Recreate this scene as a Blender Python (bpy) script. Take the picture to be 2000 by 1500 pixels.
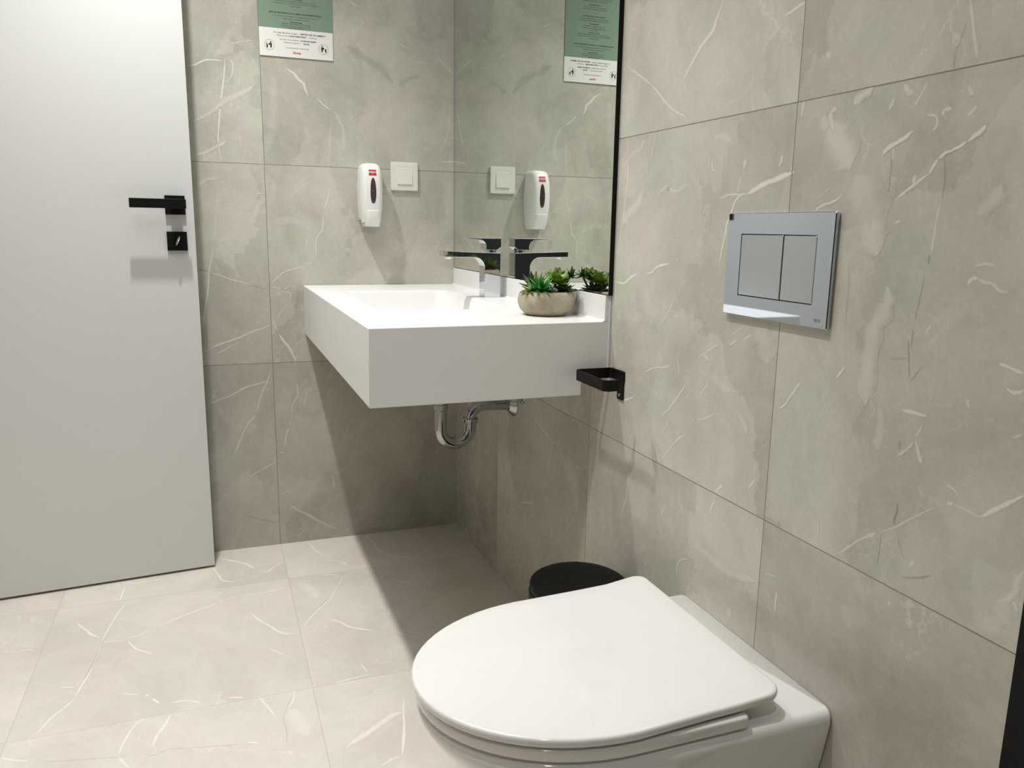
import bpy, bmesh, math, random
from mathutils import Vector, Matrix
PI = math.pi
for _o in list(bpy.data.objects): bpy.data.objects.remove(_o)
SC = bpy.context.scene
COL = SC.collection

# ---------------------------------------------------------------- camera, light, exposure
cam_d = bpy.data.cameras.new('camera'); cam = bpy.data.objects.new('camera', cam_d); COL.objects.link(cam)
cam.location = (-0.7592, -2.5555, 1.0257)
cam.rotation_euler = (math.radians(78.9029), math.radians(-0.9012), math.radians(-20.4216))
cam_d.sensor_width = 36; cam_d.lens = 1553.84/2000*36; cam_d.clip_start = .02
SC.camera = cam
SC.view_settings.view_transform = 'Standard'; SC.view_settings.look = 'None'
SC.view_settings.gamma = 1; SC.view_settings.use_curve_mapping = False
SC.view_settings.exposure = 0.0
W = bpy.data.worlds.new('world'); SC.world = W; W.use_nodes = True
W.node_tree.nodes['Background'].inputs[0].default_value = (.9, .95, 1, 1)
W.node_tree.nodes['Background'].inputs[1].default_value = .05

def ceiling_lamp(x, y, power, size=.028, col=(1, .99, .965)):
    d = bpy.data.lights.new('ceiling_spot', 'SPOT'); d.shadow_soft_size = size; d.energy = power; d.color = col
    d.spot_size = math.radians(96); d.spot_blend = 1.
    o = bpy.data.objects.new('ceiling_spot', d); o.location = (x, y, 2.47); COL.objects.link(o)
_d = bpy.data.lights.new('added_fill_panel', 'AREA'); _d.shape = 'RECTANGLE'; _d.size = 1.1; _d.size_y = 1.3; _d.energy = 14; _d.color = (.97, .98, 1)  # broad soft light added as fill, not a known fixture
_o = bpy.data.objects.new('added_fill_panel', _d); _o.location = (-.95, -1.25, 2.49); COL.objects.link(_o)
ceiling_lamp(-.86, -.56, 112)
ceiling_lamp(-.84, -1.58, 68)
ceiling_lamp(-.85, -2.65, 34)

# ---------------------------------------------------------------- helpers
def s2l(c): return tuple(((v/255+.055)/1.055)**2.4 if v/255 > .04045 else v/255/12.92 for v in c)
class NT:
    def __init__(s, name):
        s.m = bpy.data.materials.new(name); s.m.use_nodes = True; s.t = s.m.node_tree
        s.b = s.t.nodes['Principled BSDF']
    def n(s, typ, ins={}, **kw):
        nd = s.t.nodes.new(typ)
        for k, v in kw.items(): setattr(nd, k, v)
        for k, v in ins.items():
            if isinstance(v, bpy.types.NodeSocket): s.t.links.new(v, nd.inputs[k])
            else: nd.inputs[k].default_value = v
        return nd
    def math(s, op, a, b=0.0, c=None, clamp=False):
        nd = s.n('ShaderNodeMath', {0: a, 1: b}, operation=op, use_clamp=clamp)
        if c is not None: nd.inputs[2].default_value = c
        return nd.outputs[0]
    def mix(s, f, a, b, blend='MIX'):
        nd = s.t.nodes.new('ShaderNodeMix'); nd.data_type = 'RGBA'; nd.blend_type = blend; nd.clamp_factor = True
        for i, v in ((0, f), (6, a), (7, b)):
            if isinstance(v, bpy.types.NodeSocket): s.t.links.new(v, nd.inputs[i])
            else: nd.inputs[i].default_value = (*v, 1) if isinstance(v, tuple) and len(v) == 3 else v
        return nd.outputs[2]
    def rng(s, v, a, b, c, d):
        return s.n('ShaderNodeMapRange', {0: v, 1: a, 2: b, 3: c, 4: d}).outputs[0]
    def out(s, **kw):
        for k, v in kw.items():
            k = k.replace('_', ' ')
            if isinstance(v, bpy.types.NodeSocket): s.t.links.new(v, s.b.inputs[k])
            else: s.b.inputs[k].default_value = (*v, 1) if isinstance(v, tuple) and len(v) == 3 else v
        return s.m
def mat(name, col, rough=.4, metal=0., var=.03, scale=12., bump=0., coat=0., spec=.5):
    t = NT(name); co = t.n('ShaderNodeTexCoord').outputs['Object']
    nz = t.n('ShaderNodeTexNoise', {'Vector': co, 'Scale': scale, 'Detail': 4.}).outputs[0]
    c = s2l(col)
    cc = t.mix(t.rng(nz, .3, .7, 0, 1), tuple(v*(1-var) for v in c), tuple(min(1, v*(1+var)) for v in c))
    kw = dict(Base_Color=cc, Roughness=rough, Metallic=metal, Coat_Weight=coat, Specular_IOR_Level=spec)
    if bump:
        nb = t.n('ShaderNodeTexNoise', {'Vector': co, 'Scale': scale*12, 'Detail': 3.}).outputs[0]
        kw['Normal'] = t.n('ShaderNodeBump', {'Height': nb, 'Strength': bump, 'Distance': .001}).outputs[0]
    return t.out(**kw)

def stone(name, c_lo, c_mid, c_hi, c_vein, c_crack, c_joint, rough, vscale=1.0, joint=1.0, cells=1.0, drift=.8):
    t = NT(name)
    co = t.n('ShaderNodeTexCoord').outputs['Object']
    at = t.n('ShaderNodeAttribute', attribute_name='tile', attribute_type='GEOMETRY')
    sp = t.n('ShaderNodeSeparateColor', {0: at.outputs['Color']})
    tone, seed, prof = sp.outputs[0], sp.outputs[1], sp.outputs[2]; stren = at.outputs['Alpha']
    off = t.n('ShaderNodeVectorMath', {0: (17.3, 9.1, 23.7), 'Scale': seed}, operation='SCALE').outputs[0]
    p = t.n('ShaderNodeVectorMath', {0: co, 1: off}, operation='ADD').outputs[0]
    wob = t.n('ShaderNodeTexNoise', {'Vector': p, 'Scale': 4.*vscale, 'Detail': 6., 'Roughness': .6})
    wv = t.n('ShaderNodeVectorMath', {0: wob.outputs[1], 1: (.5, .5, .5)}, operation='SUBTRACT').outputs[0]
    wv = t.n('ShaderNodeVectorMath', {0: wv, 'Scale': .3/vscale}, operation='SCALE').outputs[0]
    pw = t.n('ShaderNodeVectorMath', {0: p, 1: wv}, operation='ADD').outputs[0]
    big = t.n('ShaderNodeTexNoise', {'Vector': p, 'Scale': 3.2*vscale, 'Detail': 7., 'Roughness': .62, 'Distortion': .7}).outputs[0]
    st = t.n('ShaderNodeMapping', {'Vector': pw, 'Scale': (1.6, 1.6, .75)}).outputs[0]
    cell = t.n('ShaderNodeTexVoronoi', {'Vector': st, 'Scale': 3.4*vscale})
    cv = t.n('ShaderNodeSeparateColor', {0: cell.outputs['Color']}).outputs[0]
    cell2 = t.n('ShaderNodeTexVoronoi', {'Vector': st, 'Scale': 7.3*vscale})
    cv2 = t.n('ShaderNodeSeparateColor', {0: cell2.outputs['Color']}).outputs[1]
    k = t.math('MULTIPLY_ADD', cv, .17, 0); k = t.math('MULTIPLY', cv, .17*cells)
    k = t.math('ADD', k, t.math('MULTIPLY', cv2, .07*cells)); k = t.math('ADD', k, t.math('MULTIPLY', big, .8)); k = t.math('SUBTRACT', k, .02)
    fine = t.n('ShaderNodeTexNoise', {'Vector': p, 'Scale': 55., 'Detail': 5., 'Roughness': .7}).outputs[0]
    k = t.math('ADD', k, t.math('MULTIPLY', t.math('SUBTRACT', fine, .5), .16))
    gm = t.n('ShaderNodeMapping', {'Vector': p, 'Scale': (140., 140., 620.)}).outputs[0]
    grain = t.n('ShaderNodeTexNoise', {'Vector': gm, 'Scale': 1., 'Detail': 2.}).outputs[0]
    k = t.math('ADD', k, t.math('MULTIPLY', t.math('SUBTRACT', grain, .5), .14))
    r = t.n('ShaderNodeValToRGB', {0: k}); e = r.color_ramp.elements
    e[0].position = .30; e[0].color = (*s2l(c_lo), 1); e[1].position = .72; e[1].color = (*s2l(c_hi), 1)
    m = e.new(.5); m.color = (*s2l(c_mid), 1)
    # pink / green drift
    hue = t.n('ShaderNodeTexNoise', {'Vector': p, 'Scale': 5.5, 'Detail': 3.}).outputs[0]
    c = t.mix(t.rng(hue, .35, .65, 0, 1), (1-.025*drift, 1+.016*drift, .995), (1+.025*drift, 1-.016*drift, 1.005)); c = t.mix(1.0, r.outputs[0], c, 'MULTIPLY')
    # faint natural veins
    ed = t.n('ShaderNodeTexVoronoi', {'Vector': pw, 'Scale': 4.6*vscale}, feature='DISTANCE_TO_EDGE').outputs[0]
    mask = t.n('ShaderNodeTexNoise', {'Vector': p, 'Scale': 6., 'Detail': 2.}).outputs[0]
    fv = t.math('MULTIPLY', t.rng(ed, 0., .010, .38, 0.), t.rng(mask, .5, .68, 0, 1))
    ed2 = t.n('ShaderNodeTexVoronoi', {'Vector': pw, 'Scale': 9.*vscale}, feature='DISTANCE_TO_EDGE').outputs[0]
    fv2 = t.math('MULTIPLY', t.rng(ed2, 0., .02, .16, 0.), t.rng(mask, .34, .46, 1, 0))
    fv = t.math('MAXIMUM', fv, fv2)
    # inlaid veins carried by the mesh
    vn = t.n('ShaderNodeTexNoise', {'Vector': p, 'Scale': 110., 'Detail': 4.}).outputs[0]
    pr = t.math('SUBTRACT', t.math('MULTIPLY', prof, 1.35), t.math('MULTIPLY', vn, .7))
    pr = t.n('ShaderNodeMapRange', {0: pr, 1: -.2, 2: .72, 3: 0., 4: 1.}, interpolation_type='SMOOTHSTEP').outputs[0]
    mv = t.math('MULTIPLY', pr, stren)
    v = t.math('MAXIMUM', fv, mv)
    c = t.mix(t.math('MULTIPLY', v, 1.0), c, s2l(c_vein))
    c = t.mix(t.math('MULTIPLY', mv, -1.0, clamp=True), c, s2l(c_crack))
    tn = t.n('ShaderNodeCombineColor', {0: tone, 1: tone, 2: tone}).outputs[0]
    c = t.mix(1.0, c, tn, 'MULTIPLY')
    uv = t.n('ShaderNodeUVMap', uv_map='tile_uv').outputs[0]
    su = t.n('ShaderNodeSeparateXYZ', {0: uv})
    def edge(a): return t.math('MINIMUM', t.math('ABSOLUTE', a), t.math('ABSOLUTE', t.math('SUBTRACT', .6, a)))
    d = t.math('MINIMUM', edge(su.outputs[0]), edge(su.outputs[1]))
    j = t.rng(d, .0005, .0011, 1, 0)
    c = t.mix(t.math('MULTIPLY', j, joint), c, s2l(c_joint))
    bh = t.math('ADD', t.math('MULTIPLY', j, -1.), t.math('MULTIPLY', big, .25))
    nm = t.n('ShaderNodeBump', {'Height': bh, 'Strength': .25, 'Distance': .0008}).outputs[0]
    ro = t.math('ADD', t.math('MULTIPLY', fine, .06), rough)
    return t.out(Base_Color=c, Roughness=ro, Normal=nm, Specular_IOR_Level=.42)

def mk(name, bm, m, parent=None, smooth=True, sharp=35, bevel=0., seg=2, rec=True):
    if rec: bmesh.ops.recalc_face_normals(bm, faces=bm.faces)
    me = bpy.data.meshes.new(name); bm.to_mesh(me); bm.free()
    o = bpy.data.objects.new(name, me); COL.objects.link(o)
    for x in (m if isinstance(m, (list, tuple)) else [m]): me.materials.append(x)
    if smooth:
        me.polygons.foreach_set('use_smooth', [True]*len(me.polygons))
        me.set_sharp_from_angle(angle=math.radians(sharp))
    if bevel:
        b = o.modifiers.new('bevel', 'BEVEL'); b.width = bevel; b.segments = seg; b.limit_method = 'ANGLE'; b.harden_normals = True
    if parent:
        o.parent = parent; o.matrix_parent_inverse = Matrix.Translation(parent.location).inverted() if parent.rotation_euler.z == 0 else (Matrix.Translation(parent.location) @ Matrix.Rotation(parent.rotation_euler.z, 4, 'Z')).inverted()
    return o
def tag(o, label, cat, group=None):
    o['label'] = label; o['category'] = cat
    if group: o['group'] = group
    return o
def thing(name, loc, label, cat):
    o = bpy.data.objects.new(name, None); o.empty_display_size = .05; o.location = loc; COL.objects.link(o)
    return tag(o, label, cat)
def structure(o, label=None):
    o['kind'] = 'structure'
    if label: o['label'] = label
    return o
def box(bm, x0, x1, y0, y1, z0, z1, M=None):
    vs = [bm.verts.new(Vector(p)) for p in ((x0,y0,z0),(x1,y0,z0),(x1,y1,z0),(x0,y1,z0),(x0,y0,z1),(x1,y0,z1),(x1,y1,z1),(x0,y1,z1))]
    for f in ((0,3,2,1),(4,5,6,7),(0,1,5,4),(1,2,6,5),(2,3,7,6),(3,0,4,7)): bm.faces.new([vs[i] for i in f])
    if M is not None:
        for v in vs: v.co = M @ v.co
    return bm
def B(*a): return box(bmesh.new(), *a)
def loft(bm, loops, cap0=True, cap1=True, closed=True):
    R = [[bm.verts.new(Vector(p)) for p in L] for L in loops]
    n = len(R[0])
    for a, b in zip(R, R[1:]):
        for i in range(n if closed else n-1):
            j = (i+1) % n
            bm.faces.new((a[i], a[j], b[j], b[i]))
    if cap0: bm.faces.new(R[0][::-1])
    if cap1: bm.faces.new(R[-1])
    return bm
def tube(bm, pts, r, seg=24, cap=True):
    P = [Vector(p) for p in pts]; loops = []; up = None
    for i, p in enumerate(P):
        d = (P[min(i+1, len(P)-1)] - P[max(i-1, 0)]).normalized()
        if up is None:
            up = Vector((0, 1, 0)) if abs(d.y) < .9 else Vector((1, 0, 0))
        a = d.cross(up).normalized(); up2 = a.cross(d).normalized()
        rr = r[i] if isinstance(r, (list, tuple)) else r
        loops.append([p + (a*math.cos(t) + up2*math.sin(t))*rr for t in [2*PI*k/seg for k in range(seg)]])
    return loft(bm, loops, cap, cap)
def lathe(bm, prof, cx, cy, seg=64, cap0=True, cap1=True):
    return loft(bm, [[(cx+r*math.cos(2*PI*k/seg), cy+r*math.sin(2*PI*k/seg), z) for k in range(seg)] for r, z in prof], cap0, cap1)
def rrect(cx, cy, hx, hy, r, k=6):
    L = []
    for sx, sy, a0 in ((1, 1, 0), (-1, 1, PI/2), (-1, -1, PI), (1, -1, 1.5*PI)):
        for i in range(k+1):
            a = a0 + (PI/2)*i/k
            L.append((cx+sx*(hx-r)+r*math.cos(a), cy+sy*(hy-r)+r*math.sin(a)))
    return L
def apply_mods(o):
    dg = bpy.context.evaluated_depsgraph_get(); dg.update()
    me = bpy.data.meshes.new_from_object(o.evaluated_get(dg)); o.modifiers.clear(); o.data = me
def cut(o, bm):
    me = bpy.data.meshes.new('tmp'); bmesh.ops.recalc_face_normals(bm, faces=bm.faces); bm.to_mesh(me); bm.free()
    c = bpy.data.objects.new('tmp', me); COL.objects.link(c)
    md = o.modifiers.new('b', 'BOOLEAN'); md.operation = 'DIFFERENCE'; md.solver = 'EXACT'; md.object = c
    bpy.context.view_layer.update(); apply_mods(o)
    bpy.data.objects.remove(c); bpy.data.meshes.remove(me)
def lettering(lines, m, name, parent, M, weight=0.):
    """lines: (text, x, y, size, bold); laid in the XY plane of M"""
    bm = bmesh.new()
    for txt, x, y, size, bold in lines:
        cu = bpy.data.curves.new('t', 'FONT'); cu.body = txt; cu.size = size; cu.align_x = 'CENTER'; cu.align_y = 'CENTER'
        cu.resolution_u = 2; cu.extrude = .00008; cu.offset = .0
        if bold: cu.offset = size*.035
        o = bpy.data.objects.new('t', cu); COL.objects.link(o)
        bpy.context.view_layer.update()
        me = bpy.data.meshes.new_from_object(o.evaluated_get(bpy.context.evaluated_depsgraph_get()))
        me.transform(M @ Matrix.Translation((x, y, 0)))
        bm.from_mesh(me); bpy.data.objects.remove(o); bpy.data.curves.remove(cu); bpy.data.meshes.remove(me)
    return mk(name, bm, m, parent, smooth=False, rec=False)
VEINS = [
('R',6,0.7,((-1.435,1.375),(-1.419,1.352),(-1.410,1.336),(-1.383,1.321),(-1.364,1.306),(-1.339,1.283),(-1.324,1.273))),
('R',3,0.7,((-1.128,1.331),(-1.186,1.303),(-1.240,1.273),(-1.285,1.241),(-1.320,1.223),(-1.343,1.215),(-1.354,1.203))),
('R',2,-0.6,((-1.202,1.293),(-1.251,1.265),(-1.281,1.244),(-1.306,1.230))),
('R',2,-0.5,((-1.323,1.224),(-1.346,1.215),(-1.352,1.205))),
('R',4,0.5,((-1.582,1.319),(-1.603,1.323),(-1.626,1.328))),
('R',8,0.45,((-1.674,1.256),(-1.680,1.247))),
('R',4,0.4,((-1.882,1.268),(-1.888,1.248),(-1.894,1.225),(-1.900,1.206))),
('R',2,-0.35,((-1.881,1.246),(-1.876,1.229),(-1.871,1.217),(-1.872,1.204))),
('R',3,0.5,((-1.273,1.221),(-1.269,1.205))),
('R',3,0.75,((-1.145,1.198),(-1.149,1.169),(-1.151,1.131),(-1.147,1.093),(-1.140,1.054),(-1.130,1.012),(-1.124,0.956))),
('R',22,0.45,((-1.213,1.098),(-1.198,1.077),(-1.165,1.059),(-1.136,1.037))),
('R',12,0.3,((-1.212,1.189),(-1.194,1.175),(-1.156,1.162),(-1.127,1.142))),
('R',2.5,0.45,((-1.250,1.199),(-1.241,1.171),(-1.235,1.140))),
('R',10,0.35,((-1.267,1.089),(-1.292,1.100),(-1.327,1.093),(-1.358,1.103))),
('R',4,0.5,((-1.292,1.100),(-1.322,1.094))),
('R',7,0.8,((-1.629,1.108),(-1.601,1.102),(-1.568,1.095),(-1.543,1.087),(-1.528,1.081))),
('R',3.5,0.85,((-1.528,1.081),(-1.512,1.081),(-1.498,1.070),(-1.490,1.053),(-1.481,1.037),(-1.478,1.019),(-1.472,0.997),(-1.467,0.969))),
('R',3,0.55,((-1.511,1.081),(-1.483,1.082),(-1.457,1.076))),
('R',2,0.7,((-1.509,1.109),(-1.506,1.096),(-1.502,1.085))),
('R',10,0.6,((-1.519,1.131),(-1.515,1.124),(-1.516,1.118))),
('R',5,0.6,((-1.600,1.133),(-1.600,1.124),(-1.595,1.118))),
('R',4,0.6,((-1.638,1.200),(-1.635,1.190),(-1.634,1.180))),
('R',14,0.3,((-1.432,1.173),(-1.456,1.171),(-1.480,1.163))),
('R',3,0.5,((-1.429,1.136),(-1.434,1.123),(-1.445,1.119))),
('R',2,0.35,((-1.421,1.148),(-1.425,1.124))),
('R',2,0.35,((-1.466,1.143),(-1.472,1.123))),
('R',3.5,0.85,((-1.114,0.923),(-1.157,0.923),(-1.181,0.936),(-1.211,0.946))),
('R',3.5,0.85,((-1.239,0.947),(-1.258,0.949),(-1.275,0.960),(-1.297,0.965),(-1.321,0.968))),
('R',2,0.6,((-1.255,0.977),(-1.250,0.962),(-1.245,0.948))),
('R',4,0.5,((-1.346,0.980),(-1.343,0.972))),
('R',3,0.7,((-1.724,1.074),(-1.713,1.067),(-1.693,1.062),(-1.684,1.059),(-1.676,1.053))),
('R',2,0.5,((-1.704,1.085),(-1.691,1.077),(-1.680,1.069))),
('R',45,0.45,((-1.678,1.177),(-1.685,1.160),(-1.706,1.144),(-1.722,1.122),(-1.733,1.105))),
('R',8,0.5,((-1.701,1.182),(-1.692,1.180),(-1.691,1.170),(-1.700,1.152))),
('R',40,0.5,((-1.697,1.169),(-1.705,1.145),(-1.722,1.123),(-1.732,1.108))),
('R',50,0.4,((-1.747,1.098),(-1.756,1.080),(-1.768,1.056),(-1.779,1.024),(-1.791,0.999))),
('R',14,0.6,((-1.760,1.199),(-1.747,1.194),(-1.737,1.190),(-1.729,1.184))),
('R',5,0.8,((-1.827,1.142),(-1.814,1.135),(-1.796,1.128),(-1.789,1.124),(-1.783,1.117))),
('R',5.5,0.8,((-1.920,1.138),(-1.912,1.131),(-1.900,1.124))),
('R',4,0.8,((-1.900,1.124),(-1.888,1.118),(-1.874,1.114),(-1.865,1.108))),
('R',5,0.75,((-1.865,1.108),(-1.860,1.101),(-1.855,1.092))),
('R',3,0.7,((-1.855,1.092),(-1.844,1.087),(-1.833,1.080),(-1.822,1.073),(-1.811,1.066))),
('R',4,0.6,((-1.836,1.093),(-1.834,1.083))),
('R',2.5,-0.45,((-1.797,1.127),(-1.800,1.099),(-1.799,1.075),(-1.798,1.056))),
('R',2.5,0.4,((-1.799,1.127),(-1.800,1.111))),
('R',3,-0.4,((-1.873,1.109),(-1.877,1.084),(-1.876,1.062))),
('R',3,0.4,((-1.875,1.059),(-1.872,1.044),(-1.871,1.020),(-1.870,1.005))),
('R',3,0.5,((-1.841,1.158),(-1.856,1.154),(-1.858,1.145),(-1.853,1.139))),
('R',6,0.5,((-1.875,1.160),(-1.867,1.160),(-1.863,1.154))),
('R',3,0.5,((-1.840,1.194),(-1.831,1.179),(-1.824,1.169))),
('R',5,0.45,((-1.906,1.159),(-1.901,1.154),(-1.897,1.150))),
('R',5,0.4,((-1.894,1.181),(-1.896,1.175),(-1.900,1.171))),
('R',7,0.4,((-1.807,1.196),(-1.812,1.187),(-1.821,1.184))),
('R',4,0.45,((-1.794,1.182),(-1.790,1.175),(-1.787,1.170))),
('R',16,0.3,((-1.947,1.077),(-1.940,1.063),(-1.931,1.055),(-1.921,1.048))),
('R',5,0.5,((-1.813,1.039),(-1.822,1.041))),
('R',2,-0.35,((-1.873,1.216),(-1.871,1.208),(-1.873,1.201))),
('R',2.5,0.4,((-1.348,0.923),(-1.334,0.897),(-1.315,0.874),(-1.299,0.854))),
('R',2.5,0.65,((-1.349,0.793),(-1.320,0.782),(-1.284,0.775),(-1.243,0.758))),
('R',2,0.5,((-1.360,0.814),(-1.364,0.794),(-1.371,0.774))),
('R',2,0.4,((-1.351,0.803),(-1.359,0.779))),
('R',2.5,0.75,((-1.397,0.769),(-1.371,0.739),(-1.344,0.711),(-1.326,0.697),(-1.318,0.688))),
('R',3,0.75,((-1.175,0.690),(-1.213,0.705))),
('R',2.5,0.6,((-1.563,0.873),(-1.541,0.862))),
('R',2.5,0.6,((-1.528,0.860),(-1.508,0.848))),
('R',2.5,0.5,((-1.482,0.847),(-1.455,0.834),(-1.424,0.815))),
('R',2,0.4,((-1.542,0.883),(-1.511,0.865))),
('R',8,0.4,((-1.438,0.826),(-1.457,0.816))),
('R',2.5,0.5,((-1.461,0.782),(-1.448,0.766),(-1.438,0.756))),
('R',18,0.25,((-1.467,0.794),(-1.493,0.784),(-1.521,0.777))),
('R',3,0.6,((-1.403,0.678),(-1.379,0.663),(-1.356,0.642),(-1.336,0.620),(-1.320,0.602))),
('R',2,0.4,((-1.430,0.716),(-1.411,0.695))),
('R',2,0.4,((-1.349,0.691),(-1.323,0.658))),
('R',3,0.45,((-1.484,0.733),(-1.453,0.717),(-1.431,0.710))),
('R',3,0.75,((-1.680,0.822),(-1.670,0.812),(-1.658,0.795),(-1.649,0.783),(-1.637,0.774))),
('R',3,0.7,((-1.758,0.857),(-1.751,0.848),(-1.743,0.838))),
('R',3,-0.35,((-1.228,0.624),(-1.223,0.594),(-1.221,0.562))),
('R',4,0.5,((-1.322,0.761),(-1.324,0.755))),
('R',45,0.2,((-1.573,0.885),(-1.593,0.868),(-1.602,0.835))),
('R',14,0.25,((-1.541,0.750),(-1.556,0.737),(-1.570,0.720))),
('R',30,-0.14,((-1.203,0.924),(-1.233,0.868),(-1.287,0.843))),
('R',30,0.4,((-1.813,0.964),(-1.816,0.942),(-1.800,0.917),(-1.795,0.888),(-1.794,0.860),(-1.793,0.832),(-1.798,0.814))),
('R',7,0.45,((-1.814,0.960),(-1.816,0.942),(-1.805,0.926),(-1.799,0.909),(-1.797,0.888))),
('R',20,0.25,((-1.822,0.817),(-1.824,0.789),(-1.821,0.762))),
('R',2.5,-0.5,((-1.868,1.004),(-1.868,0.992))),
('R',2.5,-0.4,((-1.865,0.980),(-1.863,0.962),(-1.860,0.942),(-1.859,0.929))),
('R',2,-0.45,((-1.857,0.919),(-1.857,0.897))),
('R',2,-0.45,((-1.851,0.907),(-1.855,0.887),(-1.860,0.859))),
('R',2,-0.4,((-1.876,0.877),(-1.869,0.867),(-1.861,0.856))),
('R',2,0.45,((-1.881,0.926),(-1.875,0.915))),
('R',4,0.6,((-1.921,0.974),(-1.926,0.980),(-1.933,0.981))),
('R',3,0.4,((-1.933,0.981),(-1.939,0.978),(-1.949,0.977),(-1.959,0.971),(-1.969,0.968))),
('R',3,0.35,((-1.926,0.994),(-1.940,0.997),(-1.951,0.995))),
('R',4,0.65,((-1.970,0.896),(-1.983,0.893),(-1.998,0.890))),
('R',4,0.55,((-1.981,0.872),(-1.991,0.869),(-2.001,0.873))),
('R',3.5,0.6,((-1.855,0.821),(-1.873,0.821),(-1.891,0.821))),
('R',2.5,0.4,((-1.886,0.810),(-1.878,0.794))),
('R',3,0.4,((-1.784,0.816),(-1.810,0.829))),
('R',4,0.4,((-1.939,0.852),(-1.941,0.842))),
('R',2,-0.3,((-1.827,0.878),(-1.854,0.883))),
('R',2,-0.3,((-1.747,0.988),(-1.750,0.959),(-1.750,0.934),(-1.751,0.903))),
('R',3,0.35,((-1.995,0.823),(-2.007,0.829))),
('R',3,0.8,((-1.211,0.551),(-1.204,0.519),(-1.201,0.491),(-1.190,0.465),(-1.186,0.445))),
('R',3,-0.5,((-1.226,0.621),(-1.226,0.592),(-1.221,0.562),(-1.211,0.551))),
('R',2.5,-0.25,((-1.301,0.628),(-1.311,0.598),(-1.320,0.573),(-1.322,0.559))),
('R',40,-0.15,((-1.138,0.512),(-1.152,0.475),(-1.168,0.424),(-1.184,0.374))),
('R',3,0.5,((-1.389,0.573),(-1.393,0.553),(-1.402,0.544),(-1.410,0.532))),
('R',3,0.5,((-1.351,0.534),(-1.342,0.516),(-1.334,0.503))),
('R',4,0.7,((-1.518,0.622),(-1.507,0.612),(-1.499,0.602))),
('R',3,0.6,((-1.597,0.656),(-1.589,0.645),(-1.583,0.637))),
('R',3,0.65,((-1.498,0.590),(-1.490,0.572),(-1.487,0.560))),
('R',2,0.5,((-1.179,0.395),(-1.164,0.372),(-1.164,0.340))),
('R',3,0.5,((-1.147,0.400),(-1.137,0.379),(-1.133,0.357))),
('R',3,0.55,((-1.432,0.458),(-1.410,0.447),(-1.399,0.431),(-1.401,0.410))),
('R',16,0.3,((-1.451,0.491),(-1.497,0.486),(-1.544,0.483),(-1.584,0.490),(-1.625,0.499))),
('R',3,0.5,((-1.452,0.439),(-1.456,0.460),(-1.457,0.470))),
('R',3,0.8,((-1.666,0.504),(-1.665,0.486),(-1.665,0.468))),
('R',2,0.5,((-1.640,0.470),(-1.665,0.468))),
('R',2,0.4,((-1.635,0.518),(-1.666,0.526))),
('R',2,0.4,((-1.578,0.596),(-1.586,0.588))),
('R',14,0.4,((-1.562,0.422),(-1.553,0.409))),
('R',2,0.4,((-1.737,0.641),(-1.737,0.615))),
('R',3,0.5,((-1.444,0.419),(-1.438,0.400))),
('R',2,0.4,((-1.135,0.545),(-1.102,0.515))),
('R',2.5,0.55,((-1.778,0.608),(-1.795,0.625),(-1.812,0.641),(-1.833,0.657))),
('R',4,0.6,((-1.818,0.646),(-1.835,0.658))),
('R',2,0.45,((-1.841,0.662),(-1.861,0.675),(-1.875,0.687),(-1.893,0.702),(-1.907,0.714),(-1.924,0.726))),
('R',7,0.6,((-1.930,0.730),(-1.938,0.732))),
('R',2.5,0.45,((-1.938,0.732),(-1.957,0.730),(-1.970,0.728))),
('R',4,0.75,((-1.970,0.728),(-1.982,0.737),(-1.988,0.743),(-2.000,0.753),(-2.010,0.762),(-2.017,0.767))),
('R',2.5,-0.6,((-1.863,0.708),(-1.864,0.696),(-1.861,0.686),(-1.863,0.679))),
('R',2,-0.55,((-1.844,0.660),(-1.844,0.640),(-1.843,0.620))),
('R',2,-0.3,((-1.869,0.669),(-1.875,0.654),(-1.882,0.643))),
('R',2,-0.5,((-1.881,0.620),(-1.904,0.629),(-1.923,0.640))),
('R',3,0.4,((-1.926,0.751),(-1.935,0.749),(-1.943,0.743))),
('R',8,0.4,((-2.028,0.692),(-2.022,0.677),(-2.022,0.667),(-2.015,0.654),(-2.004,0.646))),
('R',3,0.5,((-2.021,0.656),(-2.027,0.645))),
('R',20,0.25,((-2.015,0.651),(-2.010,0.638),(-2.007,0.624),(-1.990,0.609))),
('R',3,0.45,((-1.897,0.648),(-1.890,0.638))),
('R',4,0.5,((-1.879,0.790),(-1.885,0.775),(-1.890,0.765))),
('R',4,0.4,((-1.876,0.786),(-1.864,0.772),(-1.856,0.765))),
('R',6,0.6,((-1.866,0.579),(-1.870,0.580))),
('R',3,-0.4,((-1.856,0.784),(-1.857,0.772))),
('R',3.12,0.85,((-0.683,0.552),(-0.733,0.536),(-0.781,0.524),(-0.821,0.508))),
('R',3.75,-0.5,((-0.830,0.508),(-0.856,0.502))),
('R',2.5,0.595,((-0.856,0.502),(-0.919,0.491),(-1.003,0.494))),
('R',3.12,0.765,((-0.821,0.505),(-0.810,0.471),(-0.800,0.431))),
('R',2.5,0.51,((-0.828,0.600),(-0.827,0.561),(-0.826,0.522))),
('R',3.75,0.765,((-0.614,0.283),(-0.660,0.301),(-0.718,0.318))),
('R',2.5,0.51,((-0.644,0.458),(-0.690,0.426),(-0.706,0.403))),
('R',3.75,0.425,((-0.412,0.219),(-0.419,0.157),(-0.412,0.089))),
('R',3.75,0.51,((-0.511,0.209),(-0.585,0.228))),
('R',50,-0.15,((-0.541,0.487),(-0.566,0.455),(-0.560,0.419))),
('R',50,0.255,((-0.890,0.496),(-0.951,0.451),(-0.973,0.384))),
('B',4,0.7,((-0.799,1.461),(-0.776,1.466),(-0.744,1.482),(-0.700,1.483))),
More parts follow.
